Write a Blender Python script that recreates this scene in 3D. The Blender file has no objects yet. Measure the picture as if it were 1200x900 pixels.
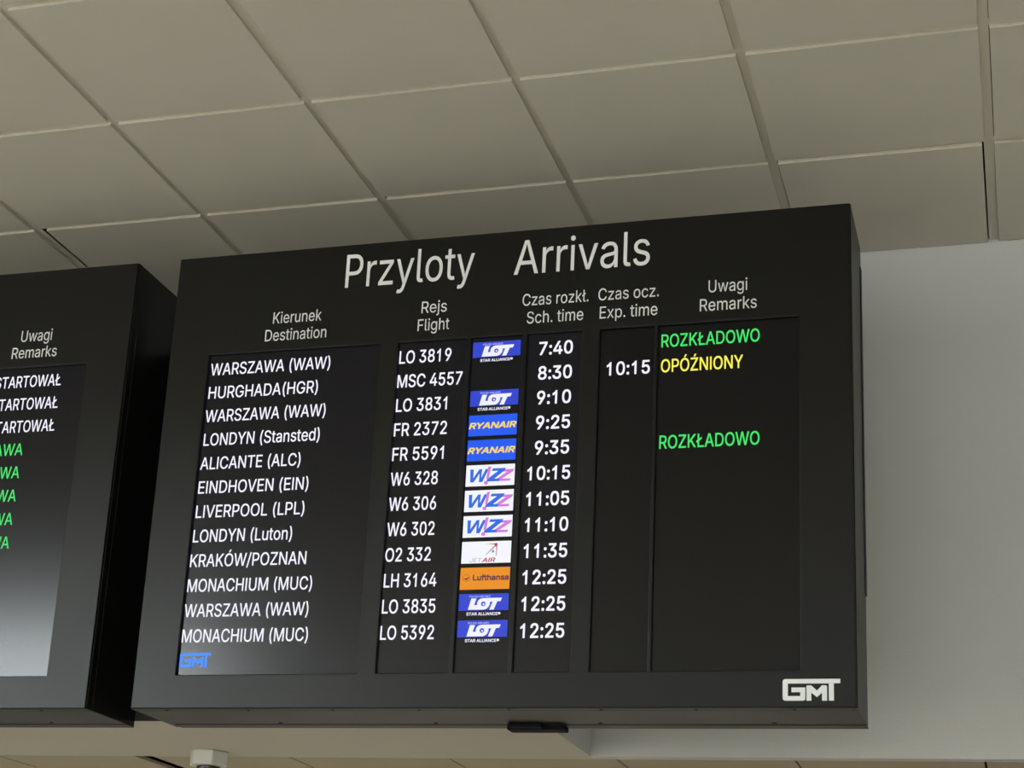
import bpy, bmesh, math, random
from mathutils import Matrix, Vector
random.seed(7)
S = bpy.context.scene
C = S.collection
H0 = 4.1                      # height of the upper ceiling; the measured z values below count down from it

# ---------------------------------------------------------------- camera, world, light, exposure
def make_camera():
    yaw, pit, rol = -0.3156, 0.3111, 0.0564
    cy, sy, cp, sp, cr, sr = math.cos(yaw), math.sin(yaw), math.cos(pit), math.sin(pit), math.cos(rol), math.sin(rol)
    f = Vector((sy * cp, cy * cp, sp)); r = Vector((cy, -sy, 0)); u = r.cross(f)
    r2 = r * cr + u * sr; u2 = -r * sr + u * cr
    cam = bpy.data.cameras.new('camera'); o = bpy.data.objects.new('camera', cam); C.objects.link(o)
    m = Matrix((r2, u2, -f)).transposed().to_4x4(); m.translation = (2.4222, -3.3856, H0 - 2.4573)
    o.matrix_world = m
    cam.sensor_width = 36.0; cam.sensor_fit = 'HORIZONTAL'
    cam.lens = 36.0 * 2070.8 / 1200
    cam.shift_x = 55.9 / 1200; cam.shift_y = 102.05 / 1200      # the photograph is a crop: its optical centre is low and left
    cam.clip_start = 0.05; cam.clip_end = 200
    S.camera = o
make_camera()
S.view_settings.view_transform = 'Standard'; S.view_settings.look = 'None'
S.view_settings.exposure = 0.0; S.view_settings.gamma = 1.0; S.view_settings.use_curve_mapping = False

w = bpy.data.worlds.new('world'); S.world = w; w.use_nodes = True
bg = w.node_tree.nodes['Background']; bg.inputs[0].default_value = (0.80, 0.9, 1.0, 1); bg.inputs[1].default_value = 0.3

def area(name, loc, aim, sx, sy, power, col):
    l = bpy.data.lights.new(name, 'AREA'); l.shape = 'RECTANGLE'; l.size = sx; l.size_y = sy; l.energy = power; l.color = col
    o = bpy.data.objects.new(name, l); C.objects.link(o); o.location = loc
    o.rotation_euler = (Vector(aim) - Vector(loc)).to_track_quat('-Z', 'Y').to_euler()
    return o
# daylight through the tall glass front of the hall, behind and to the left of the camera
area('daylight', (-5.6, -8.85, 2.1), (-5.6, 0, 2.1), 6.6, 2.2, 150, (0.95, 0.98, 1.0))
area('daylight_clerestory', (-6.75, -8.85, 5.1), (-6.75, 0, 5.1), 4.3, 1.3, 1050, (0.90, 0.98, 1.0))
area('fill_right', (2.6, -8.85, 2.1), (2.6, 0, 2.1), 5.6, 2.2, 105, (0.95, 0.98, 1.0))  # added fill, brightens the wall right of the arrivals board
# sun through the glass front: it lands on the floor well before the boards and lights ceiling, wall and boards from below
sun = bpy.data.lights.new('sun', 'SUN'); sun.energy = 32.5; sun.angle = 0.01; sun.color = (1.0, 0.97, 0.91)
so = bpy.data.objects.new('sun', sun); C.objects.link(so); so.location = (-4, -20, 15)
so.rotation_euler = Vector((-0.25, 1.0, -1.2)).to_track_quat('-Z', 'Y').to_euler()
# unseen fill light added to brighten the low passage behind the boards
area('passage_fill', (-0.5, 4.6, 2.45), (-0.5, 4.6, 0), 1.2, 0.3, 50, (1.0, 0.86, 0.66))

# ---------------------------------------------------------------- materials
def lin(c):
    return tuple(((v / 255) / 12.92 if v / 255 <= 0.04045 else ((v / 255 + 0.055) / 1.055) ** 2.4) for v in c) + (1,)
def mat(name, col, rough=0.6, spec=0.5, noise=0.0, scale=6.0, bump=0.0, bscale=80.0, emit=None, estr=1.0, metallic=0.0, rnoise=0.0, coat=0.0):
    m = bpy.data.materials.new(name); m.use_nodes = True
    nt = m.node_tree; b = nt.nodes['Principled BSDF']
    b.inputs['Base Color'].default_value = tuple(col[:3]) + (1,)
    b.inputs['Roughness'].default_value = rough; b.inputs['Specular IOR Level'].default_value = spec; b.inputs['Metallic'].default_value = metallic
    b.inputs['Coat Weight'].default_value = coat
    if noise or bump or rnoise:
        tc = nt.nodes.new('ShaderNodeTexCoord')
    if noise:
        n = nt.nodes.new('ShaderNodeTexNoise'); n.inputs['Scale'].default_value = scale; n.inputs['Detail'].default_value = 5
        nt.links.new(tc.outputs['Object'], n.inputs['Vector'])
        r = nt.nodes.new('ShaderNodeMixRGB'); r.inputs[1].default_value = tuple(c * (1 - noise) for c in col[:3]) + (1,)
        r.inputs[2].default_value = tuple(min(1, c * (1 + noise)) for c in col[:3]) + (1,)
        nt.links.new(n.outputs['Fac'], r.inputs[0]); nt.links.new(r.outputs[0], b.inputs['Base Color'])
    if rnoise:
        n = nt.nodes.new('ShaderNodeTexNoise'); n.inputs['Scale'].default_value = 3; n.inputs['Detail'].default_value = 4
        nt.links.new(tc.outputs['Object'], n.inputs['Vector'])
        mr = nt.nodes.new('ShaderNodeMapRange'); mr.inputs[3].default_value = rough - rnoise; mr.inputs[4].default_value = rough + rnoise
        nt.links.new(n.outputs['Fac'], mr.inputs[0]); nt.links.new(mr.outputs[0], b.inputs['Roughness'])
    if bump:
        n2 = nt.nodes.new('ShaderNodeTexNoise'); n2.inputs['Scale'].default_value = bscale; n2.inputs['Detail'].default_value = 3
        nt.links.new(tc.outputs['Object'], n2.inputs['Vector'])
        bp = nt.nodes.new('ShaderNodeBump'); bp.inputs['Strength'].default_value = bump; bp.inputs['Distance'].default_value = 0.004
        nt.links.new(n2.outputs['Fac'], bp.inputs['Height']); nt.links.new(bp.outputs[0], b.inputs['Normal'])
    if emit:
        b.inputs['Emission Color'].default_value = emit; b.inputs['Emission Strength'].default_value = estr
    return m
def glow(name, rgb, k=1.0):
    return mat(name, (0.01, 0.01, 0.01), 0.4, 0.2, emit=lin(rgb), estr=k)

M = dict(
    tile=mat('ceiling_tile', (0.60, 0.568, 0.485), 0.9, 0.2, noise=0.05, scale=4, bump=0.12, bscale=260),
    grid=mat('ceiling_grid_paint', (0.66, 0.62, 0.52), 0.6, 0.3, noise=0.04, scale=9),
    plenum=mat('plenum_dark', (0.03, 0.028, 0.022), 0.95, 0.1, noise=0.2),
    wall=mat('wall_paint', (0.64, 0.645, 0.625), 0.85, 0.2, noise=0.04, scale=2.5, bump=0.15, bscale=120),
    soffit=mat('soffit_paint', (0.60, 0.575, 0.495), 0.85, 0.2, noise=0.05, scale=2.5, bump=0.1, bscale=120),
    lowtile=mat('low_ceiling_tile', (0.52, 0.455, 0.34), 0.9, 0.2, noise=0.06, scale=4),
    floor=mat('floor_stone', (0.50, 0.475, 0.42), 0.35, 0.4, noise=0.12, scale=14),
    frame=mat('window_metal', (0.3, 0.31, 0.32), 0.4, 0.5, noise=0.05),
    case=mat('black_case_paint', (0.006, 0.006, 0.0052), 0.38, 0.25, noise=0.15, scale=5, rnoise=0.05),
    panel=mat('black_panel', (0.0035, 0.0036, 0.0032), 0.38, 0.30, noise=0.1, scale=5, rnoise=0.03),
    screw=mat('screw_black', (0.006, 0.006, 0.006), 0.5, 0.4, noise=0.1),
    screen=mat('screen_glass', (0.004, 0.004, 0.005), 0.20, 0.30, noise=0.05, emit=(0.6, 0.55, 1.0, 1), estr=0.004),
    screen_idle=mat('screen_glass_unlit', (0.004, 0.004, 0.005), 0.20, 0.30, noise=0.05),
    vinyl=mat('white_vinyl', (0.82, 0.835, 0.83), 0.5, 0.3, noise=0.02, scale=30),
    bracket=mat('bracket_black', (0.005, 0.005, 0.006), 0.7, 0.12, noise=0.1),
    gap_shade=mat('gap_shade_tone', (0.035, 0.038, 0.033), 0.7, 0.3, noise=0.1),  # dark tone that paints in the shade between the boards
    plastic=mat('white_plastic', (0.66, 0.65, 0.58), 0.45, 0.4, noise=0.03, scale=20),
    dome=mat('smoked_dome', (0.01, 0.01, 0.012), 0.08, 0.6, noise=0.1),
    white=glow('screen_white', (244, 242, 255)), green=glow('screen_green', (62, 224, 104)), yellow=glow('screen_yellow', (250, 240, 84)),
    gmt=glow('screen_blue', (64, 140, 252)),
    lot=glow('logo_blue', (46, 66, 204)), lotw=glow('logo_white', (240, 240, 255)), lots=glow('logo_pale_blue', (196, 202, 246)),
    ryb=glow('logo_sky_blue', (26, 88, 240)), ryy=glow('logo_yellow', (250, 214, 84)),
    ww=glow('logo_card_white', (243, 244, 252)), wb=glow('logo_wing_blue', (42, 106, 226)), wp=glow('logo_pink', (216, 120, 216)),
    jr=glow('logo_crimson', (184, 36, 78)), jg=glow('logo_grey', (176, 184, 192)), jd=glow('logo_taupe', (176, 140, 150)), jt=glow('logo_teal', (120, 150, 160)),
    lo=glow('logo_orange', (232, 142, 20)), ld=glow('logo_aubergine', (84, 34, 62)),
)

# ---------------------------------------------------------------- mesh helpers
def tagp(o, label=None, cat=None, group=None, kind=None):
    for k, v in (('label', label), ('category', cat), ('group', group), ('kind', kind)):
        if v: o[k] = v
    return o
def add_box(bm, x0, x1, y0, y1, z0, z1, mi=0, dz=None):
    v = [bm.verts.new((x, y, z)) for x in (x0, x1) for y in (y0, y1) for z in (z0, z1)]
    if dz:
        for q in v: q.co.z += dz(q.co.x, q.co.y)
    fs = []
    for idx in ((0, 1, 3, 2), (4, 6, 7, 5), (0, 4, 5, 1), (2, 3, 7, 6), (0, 2, 6, 4), (1, 5, 7, 3)):
        f = bm.faces.new([v[i] for i in idx]); f.material_index = mi; fs.append(f)
    return v, fs
def add_cyl(bm, c, r, h, n=16, axis='z', r2=None, mi=0, rot=0.0):
    r2 = r if r2 is None else r2; rings = []
    for k, rr in ((0, r), (1, r2)):
        ring = []
        for i in range(n):
            a = rot + 2 * math.pi * i / n; p = (rr * math.cos(a), rr * math.sin(a), h * k)
            if axis == 'y': p = (p[0], p[2], p[1])
            ring.append(bm.verts.new(Vector(c) + Vector(p)))
        rings.append(ring)
    for i in range(n):
        f = bm.faces.new((rings[0][i], rings[0][(i + 1) % n], rings[1][(i + 1) % n], rings[1][i])); f.material_index = mi
    bm.faces.new(rings[0][::-1]).material_index = mi; bm.faces.new(rings[1]).material_index = mi
def obj(name, bm, mats, parent=None, origin=(0, 0, 0), bevel=0.0, seg=2, smooth=False):
    bmesh.ops.recalc_face_normals(bm, faces=bm.faces)
    if bevel:
        bmesh.ops.bevel(bm, geom=[e for e in bm.edges if len(e.link_faces) == 2 and e.calc_face_angle(0) > 0.6], offset=bevel, segments=seg, affect='EDGES', profile=0.5)
    me = bpy.data.meshes.new(name); bm.to_mesh(me); bm.free()
    return link(name, me, mats, parent, origin, smooth)
def link(name, me, mats, parent, origin, smooth=False):
    if not isinstance(mats, (list, tuple)): mats = [mats]
    if len(me.materials) == 0:
        for m in mats: me.materials.append(m)
    o = bpy.data.objects.new(name, me); C.objects.link(o)
    me.transform(Matrix.Translation(-Vector(origin)))
    if parent: o.parent = parent
    else: o.location = origin
    if smooth:
        for p in me.polygons: p.use_smooth = True
    return o
def structure(name, bm, mats, **k):
    return tagp(obj(name, bm, mats, **k), kind='structure')

# flat shapes that lie on the board's front: polygons in (x, z), filled with holes, thickened towards the viewer
def sarea(P): return sum(P[i - 1][0] * P[i][1] - P[i][0] * P[i - 1][1] for i in range(len(P))) / 2
def inside(p, P):
    c = False
    for i in range(len(P)):
        (ax, ay), (bx, by) = P[i - 1], P[i]
        if (ay > p[1]) != (by > p[1]) and p[0] < (bx - ax) * (p[1] - ay) / (by - ay) + ax: c = not c
    return c
def shapes(polys):
    """each outer contour with the holes inside it, so that overlapping strokes of a letter fill cleanly"""
    big = max(polys, key=lambda P: abs(sarea(P))); sg = sarea(big) > 0
    outs = [P for P in polys if (sarea(P) > 0) == sg]; holes = [P for P in polys if (sarea(P) > 0) != sg]
    own = [min((P for P in outs if inside(h[0], P)), key=lambda P: abs(sarea(P)), default=None) for h in holes]
    return [[P] + [h for h, q in zip(holes, own) if q is P] for P in outs]
def flat_mesh(polys, y, t, grow=0.0):
    bm = bmesh.new()
    shifts = [(0, 0)] if not grow else [(-grow, -grow), (grow, -grow), (-grow, grow), (grow, grow)]
    for k, sh in enumerate(shapes(polys)):
        for n, (dx, dz) in enumerate(shifts):                       # overlapping strokes get a hair's breadth between their faces
            me = fill_mesh([[(p[0] + dx, p[1] + dz) for p in P] for P in sh], y, t + 3e-5 * n + 1.5e-5 * (k % 2)); bm.from_mesh(me); bpy.data.meshes.remove(me)
    me = bpy.data.meshes.new('flat'); bm.to_mesh(me); bm.free()
    return me
def fill_mesh(polys, y, t):
    cu = bpy.data.curves.new('flat', 'CURVE'); cu.dimensions = '2D'; cu.fill_mode = 'BOTH'; cu.extrude = t / 2
    for P in polys:
        sp = cu.splines.new('POLY'); sp.points.add(len(P) - 1); sp.use_cyclic_u = True
        for p, q in zip(sp.points, P): p.co = (q[0], q[1], 0, 1)
    o = bpy.data.objects.new('flat', cu); C.objects.link(o)
    dg = bpy.context.evaluated_depsgraph_get(); dg.update()
    me = bpy.data.meshes.new_from_object(o.evaluated_get(dg))
    bpy.data.objects.remove(o); bpy.data.curves.remove(cu)
    me.materials.clear()
    me.transform(Matrix.Translation((0, y - t / 2, 0)) @ Matrix.Rotation(math.pi / 2, 4, 'X'))
    return me
def flat(name, layers, parent, origin):
    """layers: (polygons, material, y of the face it lies on, thickness, grow) joined into one mesh"""
    bm = bmesh.new(); mats = []
    for polys, m, y, t, g in layers:
        me = flat_mesh(polys, y, t, g); n = len(bm.faces); bm.from_mesh(me); bpy.data.meshes.remove(me)
        if m not in mats: mats.append(m)
        bm.faces.ensure_lookup_table()
        for f in bm.faces[n:]: f.material_index = mats.index(m)
    me = bpy.data.meshes.new(name); bm.to_mesh(me); bm.free()
    return link(name, me, mats, parent, origin)
def rect(x0, x1, z0, z1): return [(x0, z0), (x1, z0), (x1, z1), (x0, z1)]
def ellipse(cx, cz, rx, rz, n=20): return [(cx + rx * math.cos(2 * math.pi * i / n), cz + rz * math.sin(2 * math.pi * i / n)) for i in range(n)]

# ---------------------------------------------------------------- lettering outlines (a grotesque alphabet: glyph, advance, contours)
GLYPH_DATA = """
!	196	67,160 63,509 132,509 128,160;98,-4 81,-1 66,9 56,24 52,41 56,58 66,73 81,83 98,86 116,83 130,73 140,58 143,41 140,24 130,9 116,-1
(	273	89,207 92,264 101,324 114,384 132,441 153,494 177,539 236,539 212,485 191,428 174,370 161,313 154,258 151,207 154,161 160,115 172,67 188,16 209,-38 236,-96 177,-96 139,-21 111,55 95,131
)	273	37,-96 64,-37 86,18 102,69 113,116 120,162 122,207 119,258 112,313 99,370 82,428 62,485 37,539 97,539 121,494 142,441 159,384 173,323 181,264 184,207 178,130 161,53 134,-22 97,-96
.	188	95,-4 78,-1 63,9 53,24 50,41 53,59 63,73 78,83 95,87 113,83 128,73 138,59 141,41 138,24 128,9 113,-1
/	249	235,533 71,-76 14,-76 178,533
0	453	227,-7 174,1 130,24 95,62 69,113 53,178 48,254 53,330 69,395 95,447 130,484 174,508 227,516 279,508 323,484 358,447 384,395 400,330 405,254 400,178 384,113 359,62 323,24 279,1;227,50 261,56 290,74 313,103 330,144 340,194 344,254 340,314 330,365 313,405 290,435 261,453 227,460 192,453 163,435 140,405 123,365 113,314 109,254 113,194 123,144 140,103 163,74 192,56
1	453	262,0 200,0 200,396 168,370 128,347 88,330 88,387 140,414 182,448 212,482 225,509 262,509
2	453	64,0 64,47 234,229 282,282 299,305 311,327 318,348 320,371 317,397 308,419 293,436 273,449 250,457 224,460 196,457 172,447 153,433 139,413 130,390 127,362 66,362 71,405 86,442 111,473 143,496 182,511 225,516 268,511 306,497 337,474 361,445 376,411 381,372 378,345 371,318 357,290 336,259 267,180 153,60 153,57 389,57 389,0
3	453	218,-7 173,-3 133,10 98,30 70,57 52,91 44,132 109,132 115,107 126,87 144,71 165,59 191,52 219,50 248,53 275,61 297,74 315,93 325,116 329,145 326,172 316,196 299,217 275,234 242,244 201,248 157,248 157,299 288,448 288,452 70,452 70,509 372,509 372,461 211,278 211,289 264,288 308,276 344,253 371,222 387,186 393,145 387,103 370,66 344,36 309,12 266,-2
4	453	40,105 40,158 247,509 311,509 109,166 109,163 413,163 413,105;282,0 282,121 282,146 282,318 343,318 343,0
5	453	221,-7 178,-2 140,11 108,32 83,60 66,93 60,130 122,130 127,108 138,89 154,73 173,60 196,52 221,50 250,53 276,64 298,82 314,104 324,131 328,162 324,193 314,221 297,244 275,262 248,273 218,277 192,275 167,268 145,258 128,246 67,253 96,509 366,509 366,452 151,452 134,301 136,301 155,315 178,325 203,331 229,334 263,330 294,321 321,306 345,285 364,260 379,231 388,199 391,163 385,117 369,76 343,41 309,15 268,-1
6	453	226,-7 182,-1 142,15 109,40 84,74 69,115 64,162 68,199 80,239 102,285 137,340 252,509 322,509 151,261 145,261 154,275 165,288 179,299 196,307 214,312 235,314 278,309 316,295 346,271 370,240 384,201 389,157 384,112 368,73 343,39 310,14 271,-2;226,48 254,52 279,63 299,79 314,101 324,128 327,157 324,187 314,213 299,235 279,251 254,262 226,265 198,262 174,252 153,235 138,214 128,188 125,158 128,128 138,102 153,79 174,63 198,52
7	453	97,0 323,448 323,452 62,452 62,509 391,509 391,449 165,0
8	453	226,-7 178,-2 136,11 101,33 74,62 57,96 52,135 55,166 65,195 81,220 101,241 125,256 153,265 153,267 119,282 93,308 76,342 70,380 75,417 90,450 114,477 146,498 184,511 226,516 269,511 306,498 337,477 361,450 377,417 382,380 376,342 359,308 333,282 300,267 300,265 327,256 351,241 372,220 387,195 397,166 401,135 395,96 378,62 352,33 317,11 275,-2;226,49 258,52 285,60 307,74 323,91 333,113 337,139 333,165 322,189 305,208 283,223 256,232 226,235 196,232 169,223 147,208 130,189 119,165 115,139 119,113 129,91 145,74 167,60 195,52;226,290 252,292 274,300 293,313 307,330 316,351 319,376 316,399 308,420 294,437 275,449 252,457 226,460 200,457 177,449 159,437 145,420 136,399 133,376 136,351 145,330 159,313 178,300 201,292
9	453	226,516 271,510 310,494 343,468 368,434 384,393 389,347 385,309 373,270 350,224 315,168 200,0 130,0 301,248 307,248 299,234 287,221 273,210 257,202 238,196 218,195 175,199 137,214 106,237 83,269 68,307 64,352 69,397 85,436 110,469 143,494 182,510;226,460 199,457 174,446 154,429 138,407 129,381 125,352 129,322 138,295 154,274 174,257 199,247 226,243 254,247 279,257 299,273 314,295 324,321 327,350 324,381 314,407 299,429 279,446 254,457
:	188	95,-4 78,-1 63,9 53,24 50,41 53,59 63,73 78,83 95,87 113,83 128,73 138,59 141,41 138,24 128,9 113,-1;95,271 78,274 63,284 53,299 50,316 53,334 63,349 78,359 95,362 113,359 128,349 138,334 141,316 138,299 128,284 113,274
A	480	16,0 201,509 276,509 463,0 395,0 287,302 264,372 238,457 213,371 191,302 85,0;110,142 110,199 370,199 370,142
C	510	267,-7 205,1 150,25 104,63 70,115 48,179 40,254 48,329 70,393 104,445 150,484 205,508 267,516 305,513 340,504 373,490 402,471 427,447 448,418 463,385 473,348 408,348 401,373 389,395 375,413 357,428 337,440 315,449 292,454 267,456 223,450 184,432 150,403 125,364 109,314 103,254 109,194 125,145 151,105 184,76 223,59 267,53 292,55 315,60 337,69 357,81 375,96 389,114 401,136 408,160 473,160 463,124 448,91 428,62 402,38 373,19 341,5 305,-4
D	502	219,0 96,0 96,57 215,57 272,63 318,81 354,110 379,149 394,198 399,255 394,312 379,361 354,399 320,428 275,446 221,452 93,452 93,509 225,509 294,501 353,478 385,455 412,426 433,391 455,329 462,255 455,181 433,119 411,83 384,54 351,31 291,8;125,509 125,0 60,0 60,509
E	419	60,0 60,509 372,509 372,452 125,452 125,286 355,286 355,229 125,229 125,57 375,57 375,0
F	410	60,0 60,509 369,509 369,452 125,452 125,278 346,278 346,221 125,221 125,0
G	520	269,-7 205,1 149,25 104,64 69,116 47,179 40,254 47,329 69,393 103,445 149,484 203,508 265,516 304,513 340,504 374,489 403,469 429,445 449,416 465,384 474,349 408,349 399,372 387,393 373,411 356,427 337,439 315,448 291,454 265,456 222,450 183,432 150,404 125,364 109,314 103,254 109,194 125,145 151,105 184,76 224,59 269,53 309,57 345,71 374,93 396,123 410,160 415,199 283,199 283,256 478,256 478,200 471,141 451,91 419,50 377,19 326,0
H	517	60,0 60,509 125,509 125,289 392,289 392,509 457,509 457,0 392,0 392,232 125,232 125,0
I	186	60,0 60,509 125,509 125,0
J	396	185,-7 143,-2 106,11 75,33 52,63 38,100 33,145 33,173 98,173 98,145 104,104 122,74 149,56 185,50 220,56 248,74 266,104 272,145 272,509 336,509 336,145 332,100 318,63 294,33 263,11 227,-2
K	467	104,145 104,216 139,261 174,303 212,344 364,509 448,509 231,276 228,276;60,0 60,509 125,509 125,334 124,225 125,193 125,0;372,0 188,259 228,309 449,0
L	393	60,0 60,509 125,509 125,57 361,57 361,0
M	628	60,0 60,509 152,509 277,187 287,159 299,123 311,84 322,49 307,49 318,83 330,121 342,158 352,187 476,509 568,509 568,0 504,0 504,291 504,327 505,369 506,413 507,457 513,457 498,409 482,363 467,322 456,291 342,0 286,0 170,291 159,321 145,361 129,408 112,457 119,457 120,416 121,372 122,328 122,291 122,0
N	523	60,0 60,509 136,509 343,183 363,151 388,107 414,55 405,54 401,108 399,157 399,195 399,509 463,509 463,0 387,0 202,290 177,331 148,381 108,452 119,454 122,384 124,328 125,291 125,0
O	533	267,-7 205,1 150,25 105,63 70,115 48,179 40,254 48,329 70,393 105,445 150,484 205,508 267,516 329,508 384,484 429,445 464,393 486,329 493,254 486,179 464,115 429,63 384,25 329,1;267,53 310,59 349,76 383,105 408,144 425,194 430,254 425,314 408,365 383,404 349,433 310,450 267,456 223,450 184,433 151,404 125,364 109,314 103,254 109,194 125,144 151,105 184,76 223,59
P	445	60,0 60,509 235,509 289,503 332,487 366,462 390,430 404,391 409,348 404,304 390,265 366,233 332,207 289,191 235,186 125,186 125,0;125,242 233,242 269,246 297,256 318,272 333,294 342,319 344,348 342,376 333,402 318,423 297,439 268,449 232,452 125,452
R	449	60,0 60,509 236,509 290,504 333,489 367,465 390,433 405,395 409,352 405,309 390,271 367,240 333,217 289,203 236,198 125,198 125,0;125,255 234,255 269,258 298,267 319,281 334,300 342,324 345,352 342,380 334,405 319,425 298,440 269,449 233,452 125,452;353,0 230,229 303,229 428,0
S	447	224,-9 172,-4 128,9 91,31 64,60 46,96 38,137 104,137 110,110 123,88 142,71 166,59 194,52 224,49 257,52 286,60 311,74 329,92 341,114 346,139 342,161 332,179 316,193 296,205 245,222 184,239 128,260 86,289 67,313 56,341 52,372 58,413 75,448 102,476 138,498 180,511 227,516 275,511 316,498 351,476 377,449 394,415 401,378 337,378 326,412 302,437 267,453 225,459 194,456 167,448 145,435 129,418 118,398 115,376 119,352 131,334 148,319 169,308 212,293 264,279 312,264 336,252 359,238 379,220 395,198 405,171 408,139 403,99 386,64 360,34 323,11 278,-4
T	449	32,452 32,509 417,509 417,452 257,452 257,0 193,0 193,452
U	517	259,-8 203,-2 154,15 114,43 85,80 66,124 60,173 60,509 124,509 124,178 128,144 141,113 160,87 187,68 220,56 259,52 298,56 331,68 357,87 377,113 389,144 393,178 393,509 457,509 457,173 451,124 433,80 403,43 363,15 315,-2
V	480	204,0 16,509 84,509 192,206 215,137 248,31 235,31 267,138 290,206 395,509 463,509 278,0
W	686	155,0 16,509 82,509 163,196 175,145 187,94 197,40 189,40 200,94 211,145 224,196 306,509 380,509 462,196 474,145 486,94 497,40 488,40 499,94 510,145 523,196 603,509 670,509 530,0 455,0 368,323 351,391 336,475 350,475 335,395 318,323 230,0
Y	472	203,0 203,208 16,509 91,509 192,344 222,292 250,230 224,230 251,293 280,344 381,509 455,509 268,208 268,0
Z	438	42,0 42,46 273,385 306,431 341,476 348,454 285,452 223,452 40,452 40,509 397,509 397,462 169,129 134,81 97,33 90,54 152,57 214,57 399,57 399,0
a	389	160,-9 126,-5 94,5 68,22 48,45 35,73 30,108 34,138 43,161 58,179 78,193 100,203 125,211 178,220 234,227 252,230 265,235 273,243 276,255 276,257 273,279 267,297 256,311 240,322 220,329 196,331 171,329 149,322 132,313 118,301 107,288 100,274 41,291 57,322 79,346 104,364 133,375 163,382 194,384 239,379 263,372 286,360 306,343 322,320 333,290 337,251 337,0 277,0 277,52 272,52 252,25 236,12 215,1 190,-6;170,45 202,49 228,59 248,74 263,93 272,115 276,138 276,190 259,182 231,176 200,171 175,168 134,159 117,150 103,139 95,124 92,105 94,87 102,72 114,61 130,52 149,47
c	396	207,-8 159,-2 117,16 82,46 56,85 40,133 34,187 40,243 56,291 82,330 117,360 159,378 207,384 234,383 260,377 284,368 305,356 324,341 340,322 353,301 362,277 303,262 290,289 270,311 242,325 207,330 173,325 145,310 124,287 108,258 99,224 96,187 99,151 108,117 124,89 145,66 173,51 207,46 243,52 271,66 292,89 304,117 363,102 354,78 341,56 325,37 306,21 285,9 261,-1 235,-6
d	424	195,-8 151,-2 111,16 79,45 55,84 39,133 34,189 39,245 55,293 79,332 112,361 151,378 196,384 228,381 253,373 272,360 287,346 306,319 311,319 311,509 372,509 372,0 313,0 313,59 307,59 287,31 272,17 252,4 227,-5;205,47 236,51 263,65 284,86 299,115 309,150 312,189 309,229 300,263 284,291 263,312 237,325 205,330 172,325 145,311 124,290 108,261 99,227 96,189 99,151 109,117 124,88 145,66 172,51
e	404	212,-8 161,-2 117,16 82,46 56,85 40,132 34,187 39,242 55,290 81,329 115,359 157,378 205,384 236,382 266,374 294,361 319,341 341,315 357,282 368,242 371,194 371,169 96,169 100,139 110,106 128,80 151,61 179,50 212,46 234,48 254,53 271,61 285,73 297,88 306,105 365,91 353,63 335,39 311,19 283,4 249,-5;96,221 308,221 307,237 298,269 283,294 263,314 237,326 205,330 173,326 146,313 125,294 109,270 99,241
f	254	228,379 228,327 6,327 6,379;81,0 81,432 84,461 96,486 113,505 135,519 161,527 187,530 222,527 243,521 227,468 215,472 195,474 171,470 154,460 145,443 142,419 142,0
g	425	207,-151 168,-148 134,-140 105,-127 82,-110 64,-91 51,-69 101,-41 122,-66 136,-78 154,-88 178,-95 207,-97 249,-92 282,-75 298,-58 308,-34 311,-6 311,68 306,68 287,41 272,28 252,16 227,8 195,5 152,10 113,27 80,53 55,90 39,136 34,191 39,246 55,293 80,332 112,361 152,378 196,384 228,382 253,373 273,360 288,346 308,319 313,319 313,379 372,379 372,-9 367,-54 350,-90 324,-117 291,-136 251,-147;205,59 237,63 264,75 285,95 300,121 309,154 312,193 309,231 300,264 285,291 264,312 237,325 205,330 172,325 145,312 124,290 109,262 99,229 96,193 99,155 109,123 124,96 145,76 172,63
h	410	114,227 114,0 53,0 53,509 114,509 114,287 102,287 124,332 152,362 187,379 227,384 264,380 295,369 321,349 341,321 353,285 357,240 357,0 296,0 296,235 290,275 273,304 246,323 210,329 184,326 161,317 141,303 126,283 117,257
i	167	53,0 53,379 114,379 114,0;84,443 67,446 54,455 44,468 41,483 44,499 54,512 67,521 84,524 100,521 114,512 123,499 126,483 123,468 114,455 100,446
j	167	53,379 114,379 114,-30 111,-63 102,-90 86,-113 65,-129 37,-139 4,-143 -10,-143 -10,-87 2,-87 25,-83 40,-72 50,-54 53,-29;83,443 67,446 53,455 44,468 41,483 44,499 53,512 67,521 83,524 100,521 114,512 123,499 126,483 123,468 114,455 100,446
k	381	110,137 110,212 121,212 284,379 360,379 184,199 177,199;53,0 53,509 114,509 114,0;294,0 148,186 191,229 372,0
l	189	139,-2 101,3 74,20 58,47 53,84 53,509 114,509 114,99 115,77 120,62 130,54 146,52 160,53 170,54 181,3 162,-1
m	610	53,0 53,379 112,379 112,295 108,295 118,323 132,346 151,363 172,376 195,384 219,386 257,380 287,361 309,331 321,295 312,295 322,321 337,343 357,361 381,375 407,383 437,386 468,383 497,372 522,354 541,328 553,296 557,255 557,0 496,0 496,254 490,289 473,313 447,326 419,330 395,328 374,320 358,307 345,290 338,270 335,247 335,0 274,0 274,260 269,288 253,311 229,326 199,330 178,328 158,320 140,307 126,289 117,266 114,238 114,0
n	410	114,227 114,0 53,0 53,379 112,379 112,287 102,287 124,332 152,362 187,379 227,384 264,380 295,369 321,349 341,321 353,285 357,240 357,0 296,0 296,235 290,275 273,304 246,323 210,329 184,326 161,317 141,303 126,283 117,257
o	415	207,-8 159,-2 117,16 82,46 56,85 40,133 34,187 40,243 56,291 82,330 117,360 159,378 207,384 256,378 299,360 333,330 359,291 376,243 381,187 376,133 359,85 333,46 299,16 256,-2;207,46 242,51 270,66 292,89 307,117 316,151 319,187 316,224 307,258 292,287 270,310 242,325 207,330 173,325 145,310 124,287 108,258 99,224 96,187 99,151 108,117 124,89 145,66 173,51
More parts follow.
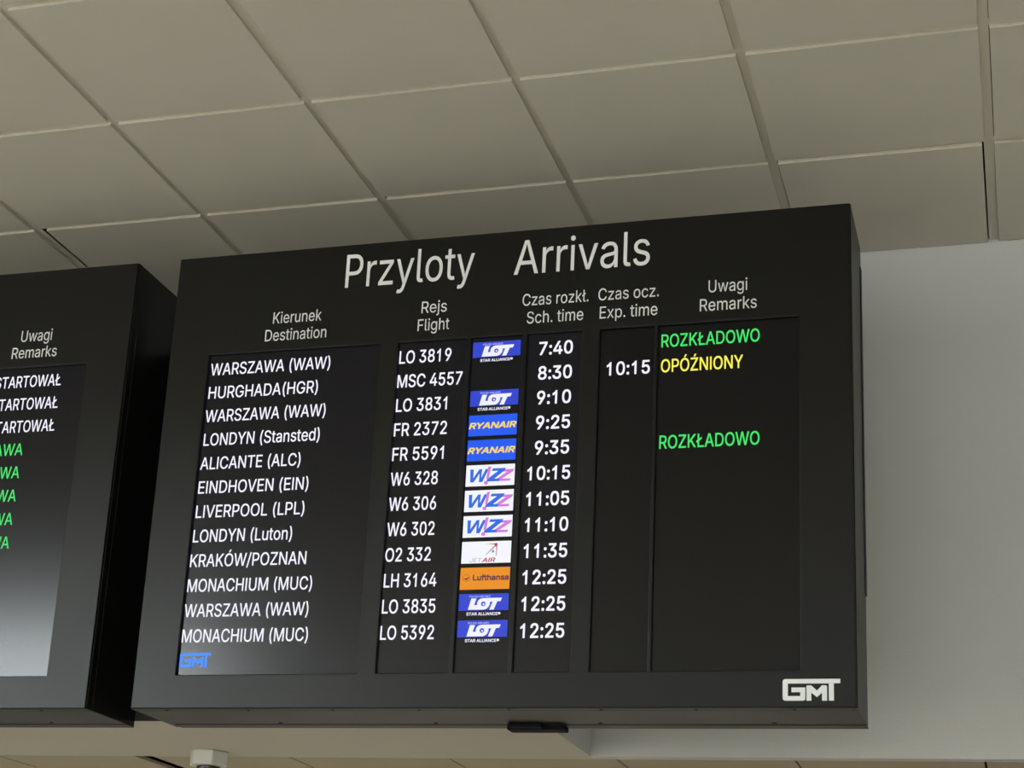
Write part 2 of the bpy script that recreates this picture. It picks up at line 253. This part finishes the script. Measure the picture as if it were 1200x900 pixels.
p	424	53,-143 53,379 112,379 112,319 118,319 137,346 152,360 171,373 197,381 229,384 274,378 313,361 345,332 370,293 385,245 390,189 385,133 370,84 346,45 313,16 274,-2 229,-8 198,-5 173,4 153,17 138,31 118,59 114,59 114,-143;220,47 253,51 279,66 301,88 316,117 325,151 328,189 325,227 316,261 301,290 280,311 253,325 220,330 188,325 161,312 140,291 125,263 116,229 113,189 116,150 125,115 140,86 162,65 188,51
r	259	53,0 53,379 112,379 112,321 115,321 130,347 152,367 181,380 213,385 229,384 243,384 243,322 230,324 207,326 182,323 159,315 140,301 126,284 117,262 114,237 114,0
s	365	182,-8 145,-5 112,3 84,18 62,38 45,63 36,94 94,107 105,79 124,60 150,49 181,45 217,50 244,62 262,81 268,103 265,121 254,136 237,147 212,155 149,170 104,186 72,208 53,237 47,274 51,305 65,332 87,354 115,370 149,381 187,384 223,381 254,372 279,358 299,339 314,316 324,290 268,277 258,298 243,316 219,328 187,333 156,329 131,317 114,299 109,277 112,258 124,243 144,232 172,223 229,209 275,194 306,171 325,142 331,107 326,75 312,47 290,24 260,6 223,-5
t	227	204,379 204,327 6,327 6,379;65,471 126,471 126,98 128,76 136,61 150,53 170,50 185,51 202,54 213,2 192,-3 168,-4 125,2 92,21 72,52 65,93
u	410	182,-5 146,-1 115,11 89,31 69,59 57,95 53,139 53,379 114,379 114,144 119,105 137,75 164,56 200,50 226,53 249,62 268,77 283,97 293,122 296,153 296,379 357,379 357,0 298,0 298,73 286,47 257,17 222,0
v	389	163,0 17,379 84,379 165,155 187,87 206,21 184,21 203,87 224,155 305,379 371,379 226,0
w	567	138,0 23,379 87,379 133,214 154,137 175,41 165,41 186,135 206,214 252,379 316,379 362,214 382,136 402,41 391,41 413,135 434,214 480,379 545,379 429,0 368,0 319,172 305,225 291,280 277,338 291,338 277,280 263,225 248,172 199,0
x	379	21,0 171,218 171,171 29,379 100,379 147,306 179,253 207,206 175,206 202,253 233,306 282,379 352,379 209,169 209,214 358,0 287,0 231,85 200,136 173,182 205,182 178,136 148,85 91,0
y	389	47,-139 61,-86 71,-87 88,-90 104,-89 118,-84 130,-74 141,-58 151,-36 163,-1 17,379 84,379 165,155 187,87 206,21 184,21 202,87 224,155 305,379 371,379 204,-58 191,-85 177,-107 159,-124 139,-136 117,-143 91,-145 65,-143
z	380	42,0 42,46 254,320 254,323 48,323 48,379 333,379 333,331 126,60 126,56 339,56 339,0
®	463	231,118 192,122 154,134 121,152 91,177 67,206 48,240 37,277 33,317 37,357 48,394 67,428 91,457 121,482 154,500 192,512 231,516 271,512 309,500 343,482 372,457 396,428 415,394 426,357 430,317 426,277 415,240 396,206 372,177 343,152 309,134 271,122;231,166 271,171 307,187 338,210 362,241 377,277 382,317 377,357 362,393 338,423 307,447 271,462 231,467 192,462 156,447 125,423 101,393 86,357 81,317 86,277 101,241 125,210 156,187 192,171;273,226 228,312 273,312 319,226;161,226 161,409 253,409 266,407 279,402 292,394 302,383 309,368 311,350 309,332 302,316 291,304 278,295 264,289 250,287 203,287 203,226;203,319 239,319 248,321 257,327 264,337 267,350 264,364 257,372 239,378 203,378
Ó	533	267,-7 205,1 150,25 105,63 70,115 48,179 40,254 48,329 70,393 105,445 150,484 205,508 267,516 329,508 384,484 429,445 464,393 486,329 493,254 486,179 464,115 429,63 384,25 329,1;267,53 310,59 349,76 383,105 408,144 425,194 430,254 425,314 408,365 383,404 349,433 310,450 267,456 223,450 184,433 151,404 125,364 109,314 103,254 109,194 125,144 151,105 184,76 223,59;240,558 288,659 356,659 290,558
Ł	413	81,0 81,509 145,509 145,57 382,57 382,0;16,173 16,237 270,384 270,319
ł	207	151,-2 112,3 85,20 69,47 64,84 64,509 125,509 125,99 127,77 131,62 141,54 157,52 172,53 181,54 192,3 173,-1;6,225 6,280 183,382 183,328
Ź	438	42,0 42,46 273,385 306,431 341,476 348,454 285,452 223,452 40,452 40,509 397,509 397,462 169,129 134,81 97,33 90,54 152,57 214,57 399,57 399,0;192,558 240,659 308,659 242,558
 	188	
"""
GLYPHS = {}
for line in GLYPH_DATA.strip('\n').split('\n'):
    ch, adv, cs = line.split('\t')
    GLYPHS[ch] = (float(adv), [[tuple(float(v) for v in p.split(',')) for p in c.split(' ')] for c in cs.split(';')] if cs else [])
CAP = max(p[1] for c in GLYPHS['H'][1] for p in c)
def text_polys(s, x0, x1, base, cap, shear=0.0):
    """outlines of s fitted between x0 and x1 (ink to ink) with the given baseline and capital height"""
    raw = []; pen = 0.0
    for ch in s:
        adv, cs = GLYPHS[ch]
        for c in cs: raw.append([(pen + p[0], p[1]) for p in c])
        pen += adv
    k = cap / CAP
    sh = [[(p[0] + p[1] * shear, p[1]) for p in c] for c in raw]
    a = min(p[0] for c in sh for p in c); b = max(p[0] for c in sh for p in c); kx = (x1 - x0) / (b - a)
    return [[(x0 + (p[0] - a) * kx, base + p[1] * k) for p in c] for c in sh]

# ================================================================ the setting
WY = 1.85                      # back wall; the bulkhead with the boards stands 0.6 m in front of it
BX, BY = 1.166, 1.256          # right side and front of the bulkhead
ZL = H0 - 1.618                # underside of wall and bulkhead
X0, X1, YF = -9.0, 6.0, -5.4   # hall under the tiled ceiling
YG = -9.0                      # glass front

bm = bmesh.new(); add_box(bm, X0, X1, YG, 7.5, -0.1, 0.0); structure('floor', bm, M['floor'])

def make_ceiling():
    bm = bmesh.new(); rnd = random.Random(3)
    ni0, ni1, nj0 = int(X0 / .6), int(X1 / .6), -9
    g = 0.012
    for i in range(ni0, ni1):
        for j in range(nj0, 3):
            xa, xb, ya, yb = i * .6 + g, i * .6 + .6 - g, j * .6 + g, j * .6 + .6 - g
            if j == 2: yb = WY - 0.004
            e = [rnd.uniform(0, .0022) for _ in range(4)]
            xa += rnd.uniform(-.001, .0012); xb += rnd.uniform(-.0012, .001)
            if (i, j) == (-1, 2): xa += .024; e = [.001, .001, .004, .004]
            if (i, j) == (3, 2): xb -= .006; xa += .005; e = [.004, .004, .004, .004]
            if (i, j) in ((1, 2), (1, 0)): xa += .009
            if (i, j) in ((4, 0), (4, 1), (4, 2)): xa += .0032
            def dz(x, y, e=e, xa=xa, xb=xb, ya=ya, yb=yb):
                u = (x - xa) / (xb - xa); v = (y - ya) / (yb - ya)
                return -(e[0] * (1 - u) * (1 - v) + e[1] * u * (1 - v) + e[2] * (1 - u) * v + e[3] * u * v)
            add_box(bm, xa, xb, ya, yb, H0 - .008, H0 + .006, dz=dz)
    c = structure('ceiling', bm, M['tile'])
    bm = bmesh.new(); b = 0.0135
    for i in range(ni0, ni1 + 1): add_box(bm, i * .6 - b, i * .6 + b, YF, WY, H0 + .0005, H0 + .004)
    for j in range(nj0, 3):
        for i in range(ni0, ni1): add_box(bm, i * .6 + b, i * .6 + .6 - b, j * .6 - b, j * .6 + b, H0 + .0005, H0 + .004)
    obj('ceiling_grid', bm, M['grid'], parent=c)
    bm = bmesh.new(); add_box(bm, X0, X1, YF, WY, H0 + .25, H0 + .3); structure('ceiling_slab', bm, M['plenum'])
make_ceiling()

bm = bmesh.new(); add_box(bm, BX, X1, WY, WY + .05, ZL, H0 + .25); add_box(bm, X0, BX, WY, WY + .05, H0 - .45, H0 + .25); structure('wall_back', bm, M['wall'])
bm = bmesh.new(); add_box(bm, X0, BX, BY, 1.905, ZL, H0 - .45, mi=0)
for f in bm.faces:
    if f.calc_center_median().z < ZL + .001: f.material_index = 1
structure('wall_bulkhead', bm, [M['wall'], M['soffit']])
# dark sheet added on the bulkhead front, standing in for shade behind the boards
bm = bmesh.new(); add_box(bm, -2.2, BX - .02, BY - .003, BY, ZL, H0 - .46); structure('shade_sheet_1', bm, M['gap_shade'])
def make_low_ceiling():
    zc = H0 - 1.525; bm = bmesh.new(); gx0 = 1.105; rnd = random.Random(5)
    for i in range(-16, 8):
        for j in range(0, 9):
            xa, xb = gx0 + .6 * i + .004, gx0 + .6 * i + .596
            if i == -3: xa += .050
            if i == -4: xb -= .016
            add_box(bm, max(xa, X0), xb, 1.905 + .6 * j + .002, 1.905 + .6 * j + .598, zc, zc + .012)
    c = structure('ceiling_low', bm, M['lowtile'])
    bm = bmesh.new(); add_box(bm, X0, X1, 1.9, 7.5, zc + .09, zc + .12); structure('ceiling_void', bm, M['plenum'])
make_low_ceiling()
bm = bmesh.new(); add_box(bm, X0, X1, 7.4, 7.5, 0, H0); structure('wall_far', bm, M['wall'])
bm = bmesh.new(); add_box(bm, X0 - .1, X0, YG, 7.5, 0, 6.4); structure('wall_left', bm, M['wall'])
bm = bmesh.new(); add_box(bm, X1, X1 + .1, YG, 7.5, 0, 6.4); structure('wall_right', bm, M['wall'])
bm = bmesh.new(); add_box(bm, X0, X1, YG - .2, YF, 6.3, 6.4); add_box(bm, X0, X1, YF, YF + .1, H0 + .01, 6.3); structure('ceiling_high', bm, M['soffit'])
bm = bmesh.new(); add_box(bm, X0, X1, YG - .2, YG - .1, 0, 1.0); add_box(bm, X0, X1, YG - .2, YG - .1, 3.2, 4.4); add_box(bm, -4.5, X1, YG - .2, YG - .1, 4.4, 6.3); add_box(bm, X0, -4.5, YG - .2, YG - .1, 5.8, 6.3); add_box(bm, 5.6, X1, YG - .2, YG - .1, 1.0, 3.2)
structure('wall_front', bm, M['wall'])
bm = bmesh.new()
for k in range(11): add_box(bm, X0 + .02 + k * 1.35, X0 + .08 + k * 1.35, YG - .2, YG - .1, 1.0, 3.2)
for k in range(4): add_box(bm, X0 + .02 + k * 1.35, X0 + .08 + k * 1.35, YG - .2, YG - .1, 4.4, 5.8)
for z in (1.0, 3.14): add_box(bm, X0, 5.6, YG - .19, YG - .11, z, z + .06)
structure('window_1', bm, M['frame'])

# ================================================================ the boards
PY = 0.961                     # front of the panel
SY = 0.9705                     # face of the screens
ZT, ZB = H0 - .2784, H0 - 1.6366
BW0, BW1 = 0.0717, 2.0418
WZ0, WZ1 = H0 - 1.5430, H0 - .5955
WIN = [(.2000, .7320), (.7860, .9890), (1.0020, 1.1500), (1.1640, 1.3185), (1.3685, 1.5190), (1.5290, 1.9050)]
ROW0, PITCH = H0 - .6570, .0721
def row(i): return ROW0 - PITCH * i
VY = PY                        # lettering lies on the panel
GM = [[(165, 185), (172, 166), (190, 155), (860, 155), (860, 208), (782, 208), (782, 418), (722, 418), (722, 210), (228, 210), (228, 362), (378, 362), (378, 315), (272, 315), (272, 258), (438, 258), (438, 395), (430, 411), (412, 418), (195, 418), (174, 410), (165, 390)],
      [(452, 418), (452, 246), (458, 234), (508, 232), (580, 296), (640, 232), (692, 234), (700, 246), (700, 418), (640, 418), (640, 322), (580, 376), (512, 322), (512, 418)]]
def gmt_polys(x0, x1, z0, z1):
    return [[(x0 + (p[0] - 165) / 695 * (x1 - x0), z1 - (p[1] - 155) / 263 * (z1 - z0)) for p in c] for c in GM]

def make_board(name, label, dx):
    org = ((BW0 + BW1) / 2 + dx, BY - .004, ZB)
    t = bpy.data.objects.new(name, None); C.objects.link(t); t.location = org; t.empty_display_size = .2
    tagp(t, label, 'information board', 'flight boards under the ceiling')
    bm = bmesh.new()                                    # hollow steel case: back, four sides with a folded lip
    y0, y1 = PY + .006, BY - .004
    add_box(bm, BW0 + dx, BW1 + dx, y0 + .03, y1, ZB, ZT)
    add_box(bm, BW0 + dx, BW0 + .012 + dx, y0, y0 + .03, ZB, ZT); add_box(bm, BW1 - .012 + dx, BW1 + dx, y0, y0 + .03, ZB, ZT)
    add_box(bm, BW0 + .012 + dx, BW1 - .012 + dx, y0, y0 + .03, ZB, ZB + .012); add_box(bm, BW0 + .012 + dx, BW1 - .012 + dx, y0, y0 + .03, ZT - .012, ZT)
    add_box(bm, BW0 + .02 + dx, BW1 + dx + .0015, y1 - .05, y1, ZB - .0012, ZB)            # folded seam along the back of the underside
    case = obj('casing', bm, M['case'], t, org, bevel=.0015, seg=1)
    bm = bmesh.new(); add_box(bm, BW1 + dx, BW1 + dx + .003, y1 - .032, y1, ZB + .35, ZT - .07); obj('rear_flange', bm, M['screw'], case, org)
    for k in range(8):
        bm = bmesh.new(); add_cyl(bm, (BW0 + .10 + k * .245 + dx, y0 + .022, ZB - .002), .0042, .004, 10); obj('screw', bm, M['screw'], case, org)
    for k in range(4):
        bm = bmesh.new(); add_cyl(bm, (BW0 + .36 + k * .46 + dx, y1 - .075, ZB - .0025), .0052, .004, 10); obj('screw', bm, M['screw'], case, org)
    bm = bmesh.new(); xs = [BW0 + .002] + [v for w_ in WIN for v in w_] + [BW1 - .003]; zs = [ZB + .001, WZ0, WZ1, ZT - .001]
    vs = [[bm.verts.new((x + dx, PY, z)) for z in zs] for x in xs]; fs = []
    for i in range(len(xs) - 1):
        for j in range(3):
            if j == 1 and i % 2 == 1: continue                     # one of the six windows
            fs.append(bm.faces.new((vs[i][j], vs[i + 1][j], vs[i + 1][j + 1], vs[i][j + 1])))
    ext = bmesh.ops.extrude_face_region(bm, geom=fs)
    for v in ext['geom']:
        if isinstance(v, bmesh.types.BMVert): v.co.y += .0085
    panel = obj('front_panel', bm, M['panel'], t, org, bevel=.0022, seg=2)
    scr = []
    for n, (a, b) in enumerate(WIN):
        bm = bmesh.new(); add_box(bm, a - .006 + dx, b + .006 + dx, SY, SY + .02, WZ0 - .006, WZ1 + .006)
        scr.append(obj('screen', bm, M['screen_idle' if n > 3 and dx == 0 else 'screen'], t, org))
    return t, org, case, panel, scr

T_, O_, case, panel, scr = make_board('arrivals_board', 'large black arrivals board with full list of flights, airline logos and times', 0.0)
def vinyl(name, s, x0, x1, base, cap, dx=0, par=None, org=None):
    return flat(name, [(text_polys(s, x0 + dx, x1 + dx, H0 + base, cap), M['vinyl'], VY, .0008, .0)], par or panel, org or O_)
tagp(vinyl('title', 'Przyloty', .610, .9985, -.4145, .1035), 'large white word on the left of the heading')
tagp(vinyl('title', 'Arrivals', 1.1158, 1.502, -.4145, .1035), 'large white word on the right of the heading')
for s, x0, x1, b in (('Kierunek', .3942, .5450, -.5108), ('Destination', .3736, .5640, -.5648), ('Rejs', .8491, .9240, -.5112), ('Flight', .8409, .9345, -.5652),
                     ('Czas rozkł.', 1.1452, 1.3334, -.5112), ('Sch. time', 1.1599, 1.3201, -.5652), ('Czas ocz.', 1.3610, 1.5292, -.5112), ('Exp. time', 1.3663, 1.5261, -.5652),
                     ('Uwagi', 1.6645, 1.7685, -.5106), ('Remarks', 1.6416, 1.7939, -.5640)):
    vinyl('column_heading', s, x0, x1, b, .0352)
tagp(flat('maker_logo', [(gmt_polys(1.8608, 2.0010, H0 - 1.6200, H0 - 1.5660), M['vinyl'], VY, .0008, 0)], panel, O_), 'pale square-cut letters in the lower corner')
def led(name, s, x0, x1, i, cap, m, scrn, dx=0, org=None, grow=0.0):
    return flat(name, [(text_polys(s, x0 + dx + .0014, x1 + dx + .0014, row(i), cap), m, SY, .0006, grow)], scrn, org or O_)
DEST = [('WARSZAWA (WAW)', .2050, .5785), ('HURGHADA(HGR)', .2060, .5465), ('WARSZAWA (WAW)', .2035, .5760), ('LONDYN (Stansted)', .2060, .5643), ('ALICANTE (ALC)', .2035, .5124),
        ('EINDHOVEN (EIN)', .2050, .5424), ('LIVERPOOL (LPL)', .2050, .5367), ('LONDYN (Luton)', .2045, .5062), ('KRAKÓW/POZNAN', .2035, .5549), ('MONACHIUM (MUC)', .2030, .5783),
        ('WARSZAWA (WAW)', .2015, .5738), ('MONACHIUM (MUC)', .2025, .5785)]
for i, (s, a, b) in enumerate(DEST): led('destination_text', s, a, b, i, .0365, M['white'], scr[0], grow=.0002)
tagp(flat('maker_logo', [(gmt_polys(.2038, .2978, H0 - 1.5205, H0 - 1.4800), M['gmt'], SY, .0006, 0)], scr[0], O_), 'small blue square-cut letters under the last destination')
FL = [('LO 3819', .9409), ('MSC 4557', .9769), ('LO 3831', .9367), ('FR 2372', .9407), ('FR 5591', .9357), ('W6 328', .9233), ('W6 306', .9229), ('W6 302', .9225), ('O2 332', .9164), ('LH 3164', .9370), ('LO 3835', .9385), ('LO 5392', .9388)]
for i, (s, b) in enumerate(FL): led('flight_number', s, .7872 + (.001 if s[0] == 'L' else 0), b, i, .0375, M['white'], scr[1], grow=.0004)
TM = ['7:40', '8:30', '9:10', '9:25', '9:35', '10:15', '11:05', '11:10', '11:35', '12:25', '12:25', '12:25']
for i, s in enumerate(TM): led('scheduled_time', s, 1.1958 if len(s) == 4 else 1.1778, 1.2895 if len(s) == 4 else 1.2950, i, .0375, M['white'], scr[3], grow=.0008)
led('expected_time', '10:15', 1.3878, 1.5049, 1, .0375, M['white'], scr[4], grow=.0007)
for s, b, i, m, l in (('ROZKŁADOWO', 1.7990, 0, 'green', 'green word on the first line'), ('OPÓŹNIONY', 1.7551, 1, 'yellow', 'yellow word on the second line'), ('ROZKŁADOWO', 1.7992, 4, 'green', 'green word on the fifth line')):
    tagp(led('remark_text', s, 1.5360, b, i, .0365, M[m], scr[5], grow=.0004), l)

# airline logos, drawn in their own card: u to the right, v down from the card's top
LX0, LX1 = 1.0057, 1.1430
def logo(i, kind):
    top = row(i) + .0488; h = .0455 if kind == 'lot' else .0602; w_ = LX1 - LX0
    def U(P): return [(LX0 + u * w_, top - v * h) for u, v in P]
    def txt(s, u0, u1, vb, cap, shear=0.0): return text_polys(s, LX0 + u0 * w_, LX0 + u1 * w_, top - vb * h, cap * h, shear)
    def card(m): return ([U([(0, 0), (1, 0), (1, 1), (0, 1)])], m, SY, .0006, 0)
    A = SY - .0006; T = .0004
    if kind == 'lot':
        body = [(.25, .28), (.352, .28), (.312, .68), (.370, .68), (.372, .52), (.395, .38), (.435, .30), (.485, .27), (.865, .26), (.838, .47), (.775, .47), (.708, .965), (.622, .965), (.680, .49), (.628, .49), (.625, .66), (.60, .81), (.56, .91), (.51, .955), (.19, .955)]
        el = lambda cu, cv, ru, rv: U([(cu + ru * math.cos(k * math.pi / 10), cv + rv * math.sin(k * math.pi / 10)) for k in range(20)])
        L = [card(M['lot']), ([U(body), el(.495, .61, .046, .14)[::-1]], M['lotw'], A, T, 0), ([el(.50, .63, .020, .06)], M['lotw'], A, T, 0),
             (txt('POLISH AIRLINES', .21, .63, .225, .12), M['lots'], A, T, 0),
             (txt('STAR ALLIANCE®', .165, .845, 1.285, .17), M['lotw'], SY, .0006, .0002)]
        name = 'blue and white airline card with caption below'
    elif kind == 'rya':
        L = [card(M['ryb']), (txt('RYANAIR', .012, .985, .64, .27, .22), M['ryy'], A, T, .0009)]; name = 'bright blue airline card with yellow italic word'
    elif kind == 'wiz':
        def sh(P, s=.16): return U([(u - (v - .5) * s, v) for u, v in P])
        Wp = [(.055, .20), (.125, .20), (.165, .62), (.245, .20), (.300, .20), (.330, .62), (.375, .20), (.435, .20), (.375, .81), (.305, .81), (.270, .40), (.195, .81), (.125, .81)]
        Z1 = [(.50, .19), (.765, .19), (.765, .30), (.615, .68), (.735, .68), (.735, .80), (.475, .80), (.475, .69), (.635, .31), (.50, .31)]
        Z2 = [(.745, .25), (.955, .25), (.945, .36), (.775, .69), (.955, .69), (.955, .80), (.66, .80), (.66, .70), (.825, .36), (.745, .36)]
        L = [card(M['ww']), ([sh(Wp, .10)], M['wb'], A, T, 0), ([sh(Z2)], M['wp'], A, T, 0), ([sh(Z1)], M['wb'], A - .0004, T, 0),
             ([U([(.455, .10), (.515, .10), (.475, .68), (.425, .68)])], M['wp'], A - .0008, T, 0), ([U([(.42 + .042 * math.cos(k * math.pi / 8), .86 + .085 * math.sin(k * math.pi / 8)) for k in range(16)])], M['wp'], A, T, 0)]
        name = 'white airline card with blue and pink letters'
    elif kind == 'jet':
        L = [card(M['ww']), (txt('JET', .17, .42, .955, .19, .22), M['jg'], A, T, .0001), (txt('AIR', .425, .69, .955, .19, .22), M['jr'], A, T, .0004),
             ([U([(.48, .115), (.72, .10), (.71, .16), (.655, .155)])], M['jd'], A, T, 0), ([U([(.64, .12), (.725, .10), (.705, .28)])], M['jr'], A - .0004, T, 0),
             ([U([(.70, .20), (.725, .12), (.715, .68), (.70, .68)])], M['jd'], A, T, 0), ([U([(.68, .17), (.70, .22), (.50, .63), (.49, .62)])], M['jd'], A, T, 0),
             ([U([(.638 + .026 * math.cos(k * math.pi / 8), .47 + .06 * math.sin(k * math.pi / 8)) for k in range(16)])], M['jt'], A, T, 0)]
        name = 'white airline card with grey and crimson word under a pointed arrow'
    else:
        ring = [[(LX0 + .125 * w_ + r * math.cos(k * math.pi / 14), top - .47 * h + r * math.sin(k * math.pi / 14)) for k in range(28)] for r in (.0098, .0091)]
        L = [card(M['lo']), (txt('Lufthansa', .262, .975, .58, .235), M['ld'], A, T, .0007), ([ring[0], ring[1][::-1]], M['ld'], A, T, 0),
             ([U([(.075, .50), (.10, .47), (.125, .50), (.165, .43), (.185, .44), (.14, .55), (.115, .56)])], M['ld'], A, T, 0)]
        name = 'orange airline card with dark word and ringed bird'
    tagp(flat('airline_logo', L, scr[2], O_), name)
for i, k in ((0, 'lot'), (2, 'lot'), (3, 'rya'), (4, 'rya'), (5, 'wiz'), (6, 'wiz'), (7, 'wiz'), (8, 'jet'), (9, 'luf'), (10, 'lot'), (11, 'lot')): logo(i, k)

# flat black mounting foot hanging under the back of the arrivals board
bm = bmesh.new(); add_box(bm, 1.088, 1.247, 1.20, 1.252, H0 - 1.6505, ZB - .0011); add_box(bm, 1.10, 1.19, 1.175, 1.20, H0 - 1.648, ZB - .0011)
tagp(obj('mounting_foot', bm, M['bracket'], T_, O_, bevel=.001, seg=1), 'flat matt black foot under the back edge')

DX = -.065 - BW1
T2, O2, case2, panel2, scr2 = make_board('departures_board', 'black flight board cut off by the left edge, white and green remarks showing', DX)
vinyl('column_heading', 'Uwagi', -.4368, -.3310, -.5120, .0365, 0, panel2, O2); vinyl('column_heading', 'Remarks', -.4612, -.3078, -.5655, .0355, 0, panel2, O2)
for i in range(3): tagp(led('remark_text', 'WYSTARTOWAŁ', -.5720, -.2875 - .0008 * i, i, .0365, M['white'], scr2[5], 0, O2, .0002), 'white word cut by the edge')
for i in range(3, 8): tagp(led('remark_text', 'ODPRAWA', -.5930, -.3860 - .0006 * (i - 3), i, .0365, M['green'], scr2[5], 0, O2, .0002), 'green word cut by the edge')

# ================================================================ dome camera on the soffit
def make_dome():
    cx, cy, r = -.080, 1.805, .066
    t = bpy.data.objects.new('security_camera', None); C.objects.link(t); t.location = (cx, cy, ZL)
    tagp(t, 'white faceted security camera housing with smoked dome on the soffit under the gap between boards', 'security camera')
    bm = bmesh.new(); add_cyl(bm, (cx, cy, ZL - .048), r * .97, .048, 6, r2=r, rot=math.radians(-90 + 34)); obj('housing', bm, M['plastic'], t, t.location, bevel=.004, seg=2)
    bm = bmesh.new(); bmesh.ops.create_uvsphere(bm, u_segments=24, v_segments=14, radius=.038)
    for v in bm.verts: v.co = (v.co.x + cx, v.co.y + cy, min(v.co.z, .004) + ZL - .048)
    obj('dome', bm, M['dome'], t, t.location, smooth=True)
make_dome()
